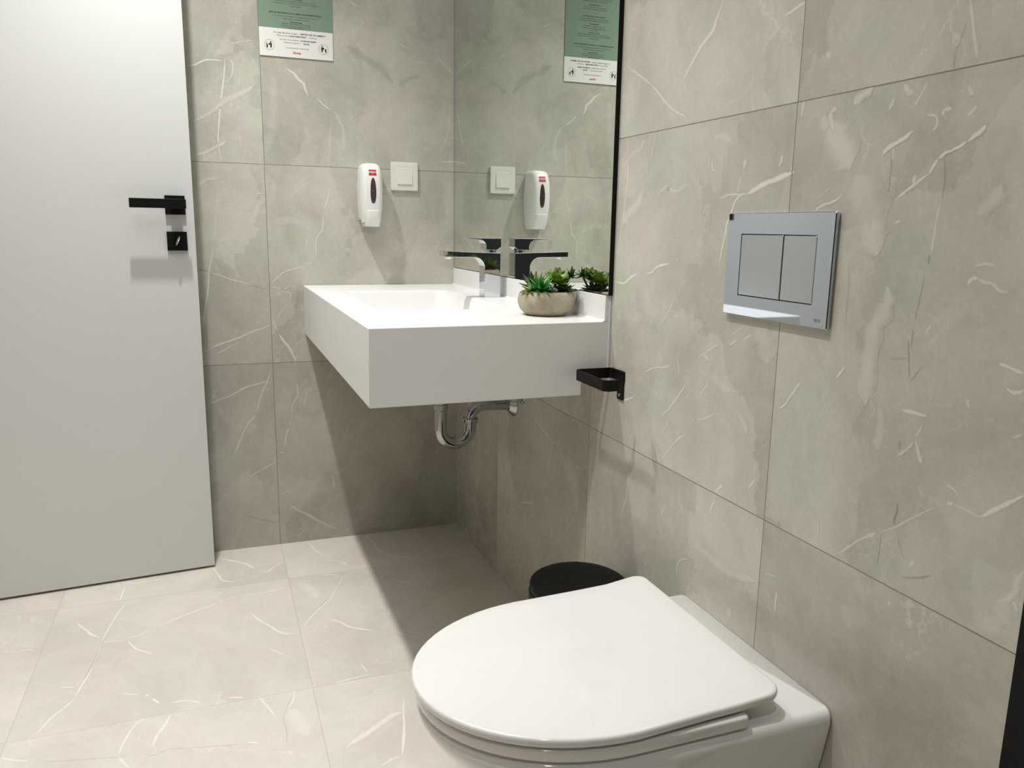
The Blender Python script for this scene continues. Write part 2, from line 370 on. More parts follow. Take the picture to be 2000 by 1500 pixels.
('B',4,0.75,((-0.693,1.491),(-0.700,1.435),(-0.710,1.378),(-0.717,1.326),(-0.724,1.263),(-0.722,1.230),(-0.717,1.206))),
('B',3,0.55,((-0.691,1.489),(-0.674,1.481),(-0.677,1.446),(-0.697,1.421))),
('B',16,0.35,((-0.792,1.309),(-0.742,1.338),(-0.699,1.374),(-0.641,1.406),(-0.612,1.427))),
('B',5,0.5,((-0.708,1.369),(-0.675,1.390),(-0.641,1.406))),
('B',2.5,0.5,((-0.677,1.531),(-0.644,1.540),(-0.606,1.547))),
('B',2,0.4,((-0.654,1.473),(-0.660,1.409))),
('B',2.5,0.4,((-0.657,1.604),(-0.662,1.581))),
('B',8,0.4,((-0.790,1.217),(-0.748,1.234),(-0.700,1.262))),
('B',2,0.4,((-0.663,1.281),(-0.662,1.238))),
('B',7,0.75,((-0.528,1.479),(-0.504,1.464),(-0.490,1.448),(-0.476,1.437),(-0.471,1.418),(-0.462,1.404))),
('B',3,0.75,((-0.437,1.399),(-0.422,1.383),(-0.398,1.365))),
('B',12,0.35,((-0.392,1.370),(-0.378,1.346),(-0.363,1.312),(-0.362,1.252))),
('B',10,0.25,((-0.401,1.320),(-0.407,1.219))),
('B',3,0.6,((-0.336,1.683),(-0.324,1.673),(-0.309,1.670))),
('B',34,-0.3,((-0.347,1.554),(-0.301,1.528),(-0.245,1.499),(-0.208,1.457))),
('B',24,-0.25,((-0.187,1.453),(-0.155,1.476),(-0.122,1.483))),
('B',25,-0.15,((-0.174,1.623),(-0.100,1.595),(-0.045,1.620))),
('B',2.5,0.55,((-0.188,1.575),(-0.159,1.563))),
('B',2.5,0.45,((-0.133,1.528),(-0.094,1.523))),
('B',3,0.5,((-0.051,1.277),(-0.034,1.309),(-0.023,1.383))),
('B',4,0.5,((-0.056,1.229),(0.000,1.234))),
('B',2,0.4,((-0.051,1.300),(0.000,1.311))),
('B',2.5,0.4,((-0.072,1.553),(-0.011,1.497))),
('B',30,0.15,((-0.563,1.450),(-0.568,1.330),(-0.591,1.231))),
('B',3,0.55,((-0.786,1.142),(-0.767,1.152),(-0.722,1.156))),
('B',14,0.3,((-0.787,1.130),(-0.764,1.150),(-0.722,1.158))),
('B',4,0.5,((-0.624,1.116),(-0.601,1.115))),
('B',2.5,0.4,((-0.526,1.110),(-0.493,1.136),(-0.460,1.157))),
('B',5,0.6,((-0.407,1.153),(-0.400,1.159))),
('B',3,0.75,((-0.409,1.132),(-0.416,1.101),(-0.429,1.072))),
('B',3,0.6,((-0.431,1.064),(-0.431,1.035),(-0.435,1.010),(-0.453,0.985),(-0.456,0.952),(-0.455,0.927))),
('B',2.5,0.5,((-0.473,0.997),(-0.484,0.972),(-0.487,0.943))),
('B',2,0.4,((-0.471,0.997),(-0.461,0.977))),
('B',2,0.4,((-0.421,0.939),(-0.447,0.914))),
('B',4,0.6,((-0.592,0.846),(-0.571,0.868),(-0.550,0.883),(-0.517,0.893),(-0.493,0.903))),
('B',10,0.35,((-0.493,0.903),(-0.467,0.912))),
('B',2.5,-0.5,((-0.797,0.890),(-0.770,0.884))),
('B',3,0.7,((-0.771,0.882),(-0.740,0.873),(-0.710,0.861),(-0.672,0.850),(-0.644,0.842))),
('B',2,-0.5,((-0.679,0.852),(-0.644,0.841),(-0.609,0.829))),
('B',2,-0.5,((-0.593,0.833),(-0.569,0.831),(-0.543,0.822))),
('B',3,0.5,((-0.593,0.837),(-0.561,0.831))),
('B',6,0.55,((-0.755,0.962),(-0.758,0.930),(-0.768,0.890),(-0.775,0.829),(-0.789,0.756),(-0.793,0.710))),
('B',2,0.4,((-0.728,1.152),(-0.741,1.053),(-0.750,0.974))),
('B',5,0.5,((-0.565,0.822),(-0.537,0.818),(-0.541,0.797))),
('B',3,0.4,((-0.538,0.792),(-0.567,0.759),(-0.587,0.726))),
('B',8,0.6,((-0.597,0.719),(-0.622,0.710),(-0.651,0.702),(-0.687,0.686),(-0.719,0.675),(-0.755,0.663),(-0.795,0.644))),
('B',3.5,0.6,((-0.712,0.664),(-0.736,0.648),(-0.760,0.636))),
('B',5,0.6,((-0.593,0.732),(-0.587,0.717),(-0.578,0.700))),
('B',8,0.8,((-0.576,0.691),(-0.563,0.669),(-0.547,0.647),(-0.535,0.621),(-0.526,0.601))),
('B',25,0.18,((-0.585,1.032),(-0.520,1.038),(-0.464,1.010))),
('B',30,-0.12,((-0.519,1.082),(-0.463,1.059),(-0.439,1.035))),
('B',30,0.15,((-0.606,1.183),(-0.597,1.112))),
('B',4,0.7,((-0.795,0.477),(-0.761,0.492),(-0.725,0.505),(-0.684,0.526),(-0.630,0.540),(-0.618,0.544))),
('B',5,0.7,((-0.606,0.580),(-0.614,0.550),(-0.632,0.512),(-0.645,0.478),(-0.651,0.443))),
('B',4,0.7,((-0.651,0.439),(-0.677,0.414),(-0.699,0.376),(-0.717,0.333),(-0.728,0.308))),
('B',2.5,-0.4,((-0.750,0.596),(-0.765,0.533))),
('B',2,0.35,((-0.752,0.596),(-0.762,0.545))),
('B',2.5,0.4,((-0.765,0.528),(-0.779,0.495))),
('B',3.5,0.7,((-0.527,0.537),(-0.526,0.497),(-0.540,0.467),(-0.549,0.436))),
('B',3,0.45,((-0.496,0.518),(-0.501,0.487),(-0.509,0.458))),
('B',6,0.6,((-0.550,0.412),(-0.553,0.401))),
('B',3.5,0.75,((-0.555,0.388),(-0.565,0.370),(-0.572,0.330))),
('B',4,0.6,((-0.588,0.309),(-0.575,0.309))),
('B',8,0.4,((-0.600,0.281),(-0.634,0.263),(-0.668,0.246),(-0.697,0.229))),
('B',4,0.4,((-0.750,0.229),(-0.738,0.234))),
('B',2,0.35,((-0.514,0.303),(-0.469,0.340))),
('B',10,0.5,((-0.571,0.138),(-0.538,0.110),(-0.504,0.088),(-0.465,0.059),(-0.412,0.029))),
('B',3,0.45,((-0.600,0.057),(-0.593,0.079),(-0.586,0.090))),
('B',3,0.4,((-0.537,0.016),(-0.527,0.034),(-0.518,0.042))),
('B',8,0.5,((-0.425,0.221),(-0.419,0.173))),
('B',2,-0.5,((-0.703,0.111),(-0.658,0.092),(-0.608,0.076))),
('B',25,-0.12,((-0.534,0.453),(-0.488,0.432),(-0.450,0.412))),
('B',3,0.3,((-0.462,0.569),(-0.423,0.585))),
('B',3,0.3,((-0.353,0.414),(-0.381,0.352),(-0.389,0.315))),
('B',2,0.3,((-0.292,0.326),(-0.348,0.270))),
('B',3,0.35,((-0.321,0.018),(-0.260,0.030),(-0.213,0.022))),
('B',30,-0.15,((-0.764,0.429),(-0.747,0.380),(-0.761,0.346))),
('F',5,0.8,((-1.042,-0.188),(-1.045,-0.234),(-1.047,-0.271))),
('F',4,0.6,((-1.029,-0.290),(-1.042,-0.343),(-1.053,-0.406),(-1.061,-0.458),(-1.067,-0.509))),
('F',2.5,-0.5,((-1.051,-0.394),(-1.058,-0.451),(-1.066,-0.516))),
('F',4,0.7,((-1.067,-0.523),(-1.072,-0.585),(-1.078,-0.661),(-1.086,-0.707),(-1.091,-0.747))),
('F',2,-0.5,((-1.069,-0.530),(-1.073,-0.598),(-1.081,-0.660),(-1.088,-0.695))),
('F',4,0.6,((-1.090,-0.750),(-1.106,-0.781),(-1.126,-0.812),(-1.145,-0.866))),
('F',8,0.6,((-1.137,-0.378),(-1.110,-0.426),(-1.094,-0.455),(-1.072,-0.477))),
('F',6,0.7,((-1.062,-0.507),(-1.036,-0.508),(-1.010,-0.512))),
('F',4,0.6,((-1.006,-0.518),(-0.983,-0.566),(-0.962,-0.587),(-0.941,-0.608))),
('F',4,0.6,((-1.005,-0.500),(-0.979,-0.494),(-0.954,-0.467))),
('F',6,0.75,((-0.931,-0.455),(-0.897,-0.434),(-0.855,-0.406),(-0.801,-0.381))),
('F',5,0.6,((-1.290,-0.476),(-1.251,-0.489),(-1.227,-0.487),(-1.206,-0.504))),
('F',4,0.5,((-1.128,-0.692),(-1.095,-0.703))),
('F',6,0.6,((-0.946,-0.782),(-0.943,-0.792))),
('F',6,0.65,((-0.933,-0.804),(-0.917,-0.829))),
('F',3,0.5,((-0.997,-0.762),(-0.958,-0.781))),
('F',2,-0.25,((-1.004,-0.580),(-1.024,-0.628),(-1.050,-0.671))),
('F',6,0.5,((-0.952,-0.877),(-0.965,-0.909),(-0.975,-0.945),(-0.982,-0.989))),
('F',8,0.5,((-0.892,-0.882),(-0.904,-0.920),(-0.916,-0.951),(-0.920,-0.983))),
('F',2.5,-0.45,((-1.124,-0.960),(-1.078,-0.974),(-1.027,-0.985),(-0.983,-0.996),(-0.962,-0.998))),
('F',2.5,-0.35,((-0.937,-1.001),(-0.918,-1.013),(-0.890,-1.003),(-0.850,-1.012),(-0.805,-1.023))),
('F',5,0.5,((-1.196,-0.924),(-1.169,-0.940),(-1.142,-0.952))),
('F',5,0.5,((-0.980,-0.999),(-0.959,-1.038))),
('F',6,0.5,((-0.897,-0.836),(-0.862,-0.837),(-0.830,-0.857))),
('F',6,0.5,((-1.056,-0.158),(-1.010,-0.169),(-0.965,-0.164),(-0.926,-0.161))),
('F',3,0.4,((-1.329,-0.237),(-1.301,-0.249))),
('F',9,0.7,((-0.788,-0.052),(-0.760,-0.080),(-0.738,-0.100),(-0.711,-0.127),(-0.686,-0.172))),
('F',10,0.6,((-0.678,-0.186),(-0.652,-0.207),(-0.632,-0.178),(-0.602,-0.151))),
('F',6,0.75,((-0.806,-0.126),(-0.791,-0.183),(-0.779,-0.227),(-0.742,-0.251))),
('F',5,0.6,((-0.827,-0.402),(-0.791,-0.365),(-0.737,-0.348))),
('F',8,0.45,((-0.737,-0.348),(-0.674,-0.349),(-0.639,-0.339),(-0.599,-0.331))),
('F',7,0.6,((-0.712,-0.459),(-0.691,-0.512),(-0.666,-0.556),(-0.642,-0.599),(-0.601,-0.617))),
('F',10,0.4,((-0.678,-0.669),(-0.644,-0.711))),
('F',2.5,-0.3,((-0.684,-0.381),(-0.680,-0.451))),
('F',5,0.6,((-0.510,-0.010),(-0.498,-0.082),(-0.481,-0.140))),
('F',5,0.65,((-0.486,-0.175),(-0.449,-0.189),(-0.428,-0.209),(-0.416,-0.243))),
('F',5,0.6,((-0.441,-0.265),(-0.455,-0.341),(-0.477,-0.388),(-0.498,-0.444),(-0.539,-0.499),(-0.570,-0.553),(-0.587,-0.592))),
('F',2.5,-0.5,((-0.440,-0.272),(-0.457,-0.340))),
('F',2.5,-0.45,((-0.502,-0.442),(-0.549,-0.505),(-0.581,-0.577))),
('F',7,0.7,((-0.521,-0.561),(-0.494,-0.588),(-0.474,-0.621),(-0.446,-0.644),(-0.417,-0.663))),
('F',6,0.45,((-0.499,-0.279),(-0.455,-0.296))),
('F',5,0.5,((-0.478,-0.806),(-0.468,-0.853))),
('F',6,0.5,((-0.714,-0.872),(-0.697,-0.918),(-0.684,-0.959))),
('F',5,0.5,((-0.637,-0.876),(-0.644,-0.912),(-0.660,-0.943))),
('F',2.5,-0.35,((-0.638,-0.882),(-0.659,-0.937),(-0.669,-0.975),(-0.666,-1.016),(-0.670,-1.073))),
('F',7,0.6,((-0.776,-0.855),(-0.744,-0.865))),
('F',2.5,-0.4,((-0.824,-1.016),(-0.780,-1.028),(-0.756,-1.031))),
('F',7,0.5,((-0.747,-1.029),(-0.720,-1.040))),
('F',16,0.5,((-0.559,-1.112),(-0.523,-1.087),(-0.486,-1.062),(-0.447,-1.035),(-0.419,-1.032))),
('F',6,0.6,((-0.412,-0.985),(-0.425,-1.036),(-0.436,-1.090),(-0.458,-1.173))),
('F',2,-0.35,((-0.430,-1.064),(-0.443,-1.115))),
('F',6,0.45,((-0.551,-0.879),(-0.521,-0.869),(-0.466,-0.864))),
('F',5,0.5,((-0.328,-0.005),(-0.310,-0.076),(-0.305,-0.159),(-0.270,-0.210),(-0.222,-0.239),(-0.162,-0.265))),
('F',5,0.5,((-0.309,-0.367),(-0.291,-0.396),(-0.278,-0.417))),
('F',6,0.4,((-0.372,-0.682),(-0.348,-0.707),(-0.311,-0.737))),
('F',6,0.3,((-0.241,-0.478),(-0.211,-0.520))),
('F',5,0.45,((-0.505,-1.191),(-0.477,-1.176),(-0.465,-1.178))),
('F',40,0.3,((-0.571,-0.313),(-0.542,-0.377),(-0.531,-0.432))),
('F',50,0.3,((-0.654,-0.945),(-0.639,-0.997),(-0.625,-1.047)))]

# ---------------------------------------------------------------- materials
WALL = stone('wall_stone_tile', (165, 161, 149), (184, 180, 168), (201, 197, 185), (226, 221, 211), (116, 110, 98), (128, 122, 108), .24)
FLOOR = stone('floor_stone_tile', (206, 199, 189), (219, 213, 203), (229, 223, 214), (247, 244, 239), (170, 162, 152), (188, 180, 170), .2, .8, .7, .45, .45)
M_white = mat('white_solid_surface', (232, 231, 229), .32, var=.01)
M_ceram = mat('white_glazed_ceramic', (226, 224, 221), .07, var=.006, coat=.4)
M_lid = mat('white_lid_plastic', (226, 224, 221), .1, var=.005, coat=.3)
M_chrome = mat('polished_chrome', (208, 210, 214), .04, 1., var=.01)
M_pipe = mat('chrome_pipe', (176, 177, 177), .05, 1., var=.03)
M_plate = mat('bluish_reflection_chrome', (206, 214, 223), .03, 1., var=.01)  # bluish reflection of door and walls tinted into the chrome colour
M_satin = mat('satin_chrome', (206, 211, 215), .22, 1., var=.01, scale=40)
M_black = mat('matt_black_metal', (4, 4, 5), .5, 0., var=.1, spec=.25)
M_binbl = mat('black_plastic', (5, 7, 8), .55, 0., var=.1, spec=.25)
M_gap = mat('dark_gap', (18, 18, 18), .7)
M_door = mat('white_door_lacquer', (212, 212, 210), .2, var=.006, scale=3)
M_switch = mat('ivory_switch_plastic', (233, 230, 218), .3, var=.01)
M_disp = mat('white_dispenser_plastic', (238, 237, 233), .22, var=.01)
M_smoke = mat('smoked_window', (74, 58, 60), .15, var=.08)
M_grey = mat('grey_plastic', (120, 122, 124), .4)
M_red = mat('red_label', (196, 22, 44), .4, var=.02)
M_pink = mat('pink_print', (240, 150, 165), .5)
M_green = mat('sage_green_print', (128, 150, 130), .3, var=.01)
M_paper = mat('white_print', (232, 231, 226), .3, var=.01)
M_ink = mat('dark_green_ink', (44, 68, 42), .5)
M_ink2 = mat('dark_grey_ink', (52, 50, 46), .5)
M_redink = mat('red_ink', (176, 40, 62), .5)
M_faint = mat('faint_grey_print', (186, 178, 170), .3)
M_mark = mat('etched_mark', (70, 76, 84), .4)
M_paint = mat('white_ceiling_paint', (238, 237, 232), .8)
M_dkwall = mat('dark_wall_for_reflections', (58, 60, 66), .5)  # unseen front wall made dark so the chrome has something dark to reflect
M_mirror = mat('mirror_silver', (226, 232, 226), .0, 1., var=.0)
M_soil = mat('dark_moss', (20, 26, 16), .9, var=.3, scale=150)

def leaf_mat(name, base, tip, z0, z1):
    t = NT(name)
    at = t.n('ShaderNodeAttribute', attribute_name='tip', attribute_type='GEOMETRY').outputs['Fac']
    co = t.n('ShaderNodeTexCoord').outputs['Object']
    nz = t.n('ShaderNodeTexNoise', {'Vector': co, 'Scale': 180., 'Detail': 3.}).outputs[0]
    f = t.rng(t.math('ADD', at, t.math('MULTIPLY', t.math('SUBTRACT', nz, .5), .4)), z0, z1, 0, 1)
    return t.out(Base_Color=t.mix(f, s2l(base), s2l(tip)), Roughness=.38, Specular_IOR_Level=.4)
L_bright = leaf_mat('bright_green_leaf', (28, 104, 36), (84, 160, 78), .5, 1.)
L_dark = leaf_mat('olive_leaf_dark_tip', (104, 124, 56), (40, 34, 28), .55, .95)
L_round = leaf_mat('yellow_green_leaf', (112, 140, 40), (62, 84, 40), .7, 1.05)
L_deep = leaf_mat('deep_green_leaf', (54, 84, 42), (30, 36, 26), .6, 1.)
L_pale = leaf_mat('pale_grey_green_leaf', (120, 136, 112), (150, 158, 138), .4, 1.)
def concrete():
    t = NT('beige_concrete'); co = t.n('ShaderNodeTexCoord').outputs['Object']
    a = t.n('ShaderNodeTexNoise', {'Vector': co, 'Scale': 26., 'Detail': 6., 'Roughness': .65}).outputs[0]
    b = t.n('ShaderNodeTexNoise', {'Vector': co, 'Scale': 260., 'Detail': 3.}).outputs[0]
    c = t.mix(t.rng(a, .35, .65, 0, 1), s2l((150, 138, 116)), s2l((182, 172, 152)))
    c = t.mix(t.rng(b, .6, .75, 0, .35), c, s2l((120, 108, 88)))
    return t.out(Base_Color=c, Roughness=.85, Normal=t.n('ShaderNodeBump', {'Height': b, 'Strength': .25, 'Distance': .001}).outputs[0])
M_conc = concrete()

# ---------------------------------------------------------------- tiled walls and floor
XJ, YJ, FX, FY = -.598, -1.0245, -.5966, -.2755     # joint positions
TONE = {('B', -1, 2): 1.07, ('B', -2, 2): 1.03, ('B', -1, 1): 1.06, ('B', -2, 1): 1.04, ('B', -1, 0): .98, ('B', -2, 0): .95,
        ('R', -2, 2): 1.10, ('R', -3, 2): 1.13, ('R', -2, 1): 1.04, ('R', -3, 1): 1.10, ('R', -2, 0): 1.0, ('R', -3, 0): 1.06,
        ('R', -1, 0): 1.0}
def tiled(name, S, u0, u1, v0, v1, uo, vo, place, back, m):
    """place(u, v, h) -> world point, h = height off the surface; back = depth of the slab"""
    back_uv = {'R': lambda p: (p.y, p.z), 'L': lambda p: (p.y, p.z), 'B': lambda p: (p.x, p.z), 'N': lambda p: (p.x, p.z), 'F': lambda p: (p.x, p.y)}[S]
    bm = bmesh.new(); uvl = bm.loops.layers.uv.new('tile_uv'); cl = bm.loops.layers.float_color.new('tile')
    def info(u, v):
        i, j = math.floor((u-uo)/.6), math.floor((v-vo)/.6)
        rr = random.Random(i*131+j*17+ord(S)*7); seed = rr.random()
        tone = TONE.get((S, i, j), .97+.05*rr.random())
        return i, j, tone, seed
    def cuts(a, b, o):
        k = math.floor((a-o)/.6)+1; L = [a]
        while o+k*.6 < b-1e-6:
            if o+k*.6 > a+1e-6: L.append(o+k*.6)
            k += 1
        return L+[b]
    U, V = cuts(u0, u1, uo), cuts(v0, v1, vo)
    for a, b in zip(U, U[1:]):
        for c, d in zip(V, V[1:]):
            i, j, tone, seed = info((a+b)/2, (c+d)/2)
            f = bm.faces.new([bm.verts.new(place(x, y, 0)) for x, y in ((a, c), (b, c), (b, d), (a, d))])
            for lp, (x, y) in zip(f.loops, ((a, c), (b, c), (b, d), (a, d))):
                ux, vy = x-uo-i*.6, y-vo-j*.6
                if x in (u0, u1) : ux = min(max(ux, .0015), .5985)
                if y in (v0, v1) : vy = min(max(vy, .0015), .5985)
                lp[uvl].uv = (ux, vy); lp[cl] = (tone, seed, 0, 0)
    # slab behind the faces
    P = [[place(x, y, h) for x, y in ((u0, v0), (u1, v0), (u1, v1), (u0, v1))] for h in (0, -back)]
    F = [[bm.verts.new(p) for p in L] for L in P]
    fs = [bm.faces.new(F[1])]+[bm.faces.new((F[0][k], F[0][(k+1) % 4], F[1][(k+1) % 4], F[1][k])) for k in range(4)]
    for f in fs:
        for lp in f.loops: lp[uvl].uv = (.3, .3); lp[cl] = (.95, .5, 0, 0)
    # veins inlaid in the stone face
    for q, (s, w, st, pts) in enumerate(VEINS):
        if s != S: continue
        rr = random.Random(q); P = [Vector(p) for p in pts]
        E = [P[0]*2-P[1]]+P+[P[-1]*2-P[-2]]; C = []
        for a in range(1, len(E)-2):
            n = max(4, int((E[a+1]-E[a]).length/.006))
            for t in [x/n for x in range(n)]:
                p0, p1, p2, p3 = E[a-1:a+3]
                C.append(.5*((2*p1)+(p2-p0)*t+(2*p0-5*p1+4*p2-p3)*t*t+(3*p1-p0-3*p2+p3)*t**3))
        C.append(P[-1]); N = len(C)
        mid = C[N//2]; i, j, tone, seed = info(mid.x, mid.y)
        def inv(vt):
            a2, c2 = back_uv(vt.co); return (a2-uo-i*.6, c2-vo-j*.6)
        hw = w*.001*(.85 if w < 5 else .66 if w < 10 else .6); st = st*(1 if w < 10 else .8); h = .00003+(q % 41)*.0000031; rows = []; jit = 0
        for a, p in enumerate(C):
            d = (C[min(a+1, N-1)]-C[max(a-1, 0)]).normalized(); nn = Vector((-d.y, d.x)); t = a/(N-1)
            jit = jit*.8+rr.uniform(-.35, .35)
            ww = hw*(min(1, t*5+.15, (1-t)*5+.15))*(1+jit*.5); jo = rr.uniform(-.15, .15)*min(hw, .003)
            if 0 < a < N-1:
                s1, s2 = C[a]-C[a-1], C[a+1]-C[a]; tu = s1.angle(s2, 0)
                if tu > 1e-3: ww = min(ww, .6*s1.length/tu)
            rows.append([bm.verts.new(place(*(p+nn*(ww*k+jo)), h+a*8e-7)) for k in (-1, 0, 1)])
        for A, Bb in zip(rows, rows[1:]):
            for k in (0, 1):
                f = bm.faces.new((A[k], A[k+1], Bb[k+1], Bb[k]))
                for lp, kk, row in zip(f.loops, (k, k+1, k+1, k), (A, A, Bb, Bb)):
                    lp[uvl].uv = inv(row[kk]); lp[cl] = (tone, seed, 1. if kk == 1 else 0., st)
    return structure(mk(name, bm, m, smooth=False, rec=False))
XL, YB, ZT = -1.72, -3.3, 2.5
tiled('wall_back', 'B', XL, .0, 0., ZT, XJ+.6, 0., lambda u, v, h: Vector((u, -h, v)), .1, WALL)
tiled('wall_right', 'R', YB, 0., 0., ZT, YJ+1.2, 0., lambda u, v, h: Vector((-h, u, v)), .1, WALL)
tiled('floor', 'F', XL, 0., YB, 0., FX+.6, FY+.6, lambda u, v, h: Vector((u, v, h)), .1, FLOOR)
tiled('wall_left', 'L', YB, 0., 0., ZT, 0., 0., lambda u, v, h: Vector((XL+h, u, v)), .1, WALL)
tiled('wall_front', 'N', XL, 0., 0., ZT, 0., 0., lambda u, v, h: Vector((u, YB+h, v)), .1, M_dkwall)
structure(mk('ceiling', B(XL-.1, .1, YB-.1, .1, ZT, ZT+.1), M_paint, smooth=False))
structure(mk('trim_1', B(-.012, 0, -2.10, -2.0405, .0, ZT), M_black, smooth=False), 'black metal profile ending the tiled right wall')

# ---------------------------------------------------------------- door
dr = bpy.data.objects.new('door_1', None); COL.objects.link(dr); dr.location = (-.7992, -.1226, 0); structure(dr, 'white flush door leaf standing open before the tiled wall')
Dd = Vector((-.9959, -.0909, 0)).normalized(); Dn = Vector((-Dd.y*-1, Dd.x, 0))   # along the leaf, out of its face
Dn = Vector((.0909, -.9959, 0)).normalized()
# columns: s along the leaf, t out of the face, z up
MD = Matrix(((Dd.x, Dn.x, 0, -.7992), (Dd.y, Dn.y, 0, -.1226), (0, 0, 1, 0), (0, 0, 0, 1)))
bm = B(0, .84, -.04, 0, .007, 2.1, MD)
leaf = mk('door_leaf', bm, M_door, dr, bevel=.0008)
hd = mk('handle_plate', B(.0222, .0735, 0, .009, 1.047, 1.0985, MD), M_black, dr, bevel=.0006)
bm = B(.034, .062, .008, .046, 1.0635, 1.088, MD); mk('handle_neck', bm, M_black, dr, bevel=.002)
bm = B(.0225, .1625, .044, .053, 1.0632, 1.088, MD); mk('lever', bm, M_black, dr, bevel=.0008)
lk = mk('lock_plate', B(.0222, .0738, 0, .009, .9495, 1.001, MD), M_black, dr, bevel=.0006)
bm = bmesh.new()
loops = []
for tt, w in ((.009, .6), (.014, .75), (.026, 1.), (.030, .9), (.031, .6)):
    loops.append([(x*w, tt, z*w) for x, z in [(.0032*math.cos(a), .0155*math.sin(a)) for a in [2*PI*k/24 for k in range(24)]]])
loft(bm, loops)
Mt = MD @ Matrix.Translation((.0475, 0, .9765)) @ Matrix.Rotation(math.radians(-22), 4, 'Y')
for v in bm.verts: v.co = Mt @ v.co
tt = mk('thumb_turn', bm, M_chrome, dr); tt['label'] = 'small slanted chrome thumb turn'

# ---------------------------------------------------------------- washbasin
SX, SY, SZ0, SZ1 = -.4973, -1.1027, .6893, .8406
ws = thing('washbasin', (-.25, -.55, SZ0), 'long white box-shaped wall-hung washbasin filling the corner under the mirror', 'washbasin')
body = mk('basin_body', B(SX, -.0005, SY, -.0005, SZ0, SZ1), M_white, ws)
bm = bmesh.new()   # bowl
lp = []
for z, gx, gy, r in ((.86, 0, 0, .03), (.8406, 0, 0, .03), (.832, -.004, -.004, .03), (.79, -.012, -.014, .032), (.764, -.02, -.024, .035), (.752, -.034, -.04, .04), (.748, -.06, -.08, .04)):
    lp.append([(x, y, z) for x, y in rrect(-.262, -.530, .152+gx, .278+gy, r)])
loft(bm, lp); cut(body, bm)
cut(body, B(SX+.014, .05, SY+.014, .05, .60, .722))
cut(body, B(SX+.014, .05, SY+.014, -.86, .66, .826))
cut(body, B(-.061, .05, SY-.02, SY+.02, .66, .738))
b = body.modifiers.new('bevel', 'BEVEL'); b.width = .0015; b.segments = 2; b.limit_method = 'ANGLE'; b.angle_limit = math.radians(50)
body.data.polygons.foreach_set('use_smooth', [True]*len(body.data.polygons)); body.data.set_sharp_from_angle(angle=math.radians(40))
bm = bmesh.new()
prof = [(-.0005, .8406), (-.0005, .8935), (-.0115, .8935), (-.0125, .8925), (-.0125, .8446), (-.0150, .8415), (-.0170, .8406)]
loft(bm, [[(x, SY, z) for x, z in prof], [(x, -.0005, z) for x, z in prof]])
mk('backsplash', bm, M_white, ws)
bm = lathe(bmesh.new(), [(.0, .7485), (.020, .7485), (.0225, .7500), (.0225, .7510), (.019, .7522), (.0, .7525)], -.262, -.53, 32, False, False)
bmesh.ops.remove_doubles(bm, verts=bm.verts, dist=1e-5); mk('drain_cap', bm, M_chrome, ws)
mk('sealant_bead', B(-.0035, -.0006, SY-.003, SY, SZ0+.049, .8935), M_white, ws, smooth=False)

# ---------------------------------------------------------------- mixer tap
TX0, TX1, TY0, TY1 = -.076, -.031, -.516, -.470
tp = thing('mixer_tap', (-.053, -.493, SZ1), 'square polished chrome mixer tap with flat lever on the white washbasin', 'tap')
bm = bmesh.new()
def sweepY(bm, outline, y0, y1): return loft(bm, [[(x, y0, z) for x, z in outline], [(x, y1, z) for x, z in outline]])
out = [(TX1, SZ1), (TX1, .959), (-.189, .964), (-.189, .948)]
arc = [(-.102+.028*math.cos(a), .918+.028*math.sin(a)) for a in [PI/2-(PI/2)*k/10 for k in range(11)]]
arc = [(-.104+.028*math.sin(a), .9185+.0285*math.cos(a)) for a in [(PI/2)*k/10 for k in range(11)]]
sweepY(bm, out+arc+[(TX0, SZ1)], TY0, TY1); mk('tap_body', bm, M_chrome, tp, sharp=30, bevel=.0012)
mk('base_ring', B(TX0+.003, TX1-.001, TY0+.002, TY1-.002, SZ1, SZ1+.0015), M_gap, tp, smooth=False)
bm = lathe(bmesh.new(), [(.016, .955), (.016, .968)], -.0525, -.493, 32); mk('cartridge_collar', bm, M_chrome, tp)
bm = bmesh.new()
out = [(-.030, .998), (-.030, .975), (-.041, .967), (-.072, .967)]
arc = [(-.0905+.0185*math.cos(a), .9755+.018*math.sin(a)) for a in [(PI/2)*k/8 for k in range(9)]]
sweepY(bm, out+arc+[(-.136, .9955), (-.137, .9975)], TY0, TY1); mk('lever', bm, M_chrome, tp, sharp=30, bevel=.0008)
bm = lathe(bmesh.new(), [(.0095, .9425), (.0105, .944), (.0105, .950)], -.170, -.493, 32)
mk('aerator', bm, M_chrome, tp)

# ---------------------------------------------------------------- siphon trap
st = thing('drain_trap', (-.12, -.548, .42), 'chrome U-bend drain pipe under the white washbasin', 'drain pipe')
TYc = -.548
def ring(x, z, r, h, m=M_pipe, nm='nut'):
    mk(nm, lathe(bmesh.new(), [(r*.9, z-h/2), (r, z-h/2+.002), (r, z+h/2-.002), (r*.9, z+h/2)], x, TYc, 40), m, st)
mk('tailpiece', lathe(bmesh.new(), [(.0165, .527), (.0165, .7215)], -.207, TYc, 40), M_pipe, st)
ring(-.207, .553, .0205, .016)
uc = -.1655; ur = .0415; pts = [(-.207, TYc, .548)]+[(uc-ur*math.cos(a), TYc, .492-ur*math.sin(a)) for a in [PI*k/24 for k in range(25)]]+[(-.124, TYc, .510)]
mk('u_bend', tube(bmesh.new(), pts, .0172, 40), M_pipe, st)
ring(-.124, .512, .0225, .014)
a_r = .036; pts = [(-.124, TYc, .504)]+[(-.124+a_r-a_r*math.cos(a), TYc, .515+a_r*math.sin(a)) for a in [(PI*.44)*k/14 for k in range(15)]]
px, pz = pts[-1][0], pts[-1][2]
pts += [(px+.018, TYc, pz+.001), (px+.035, TYc, pz), (-.001, TYc, pz-.002)]
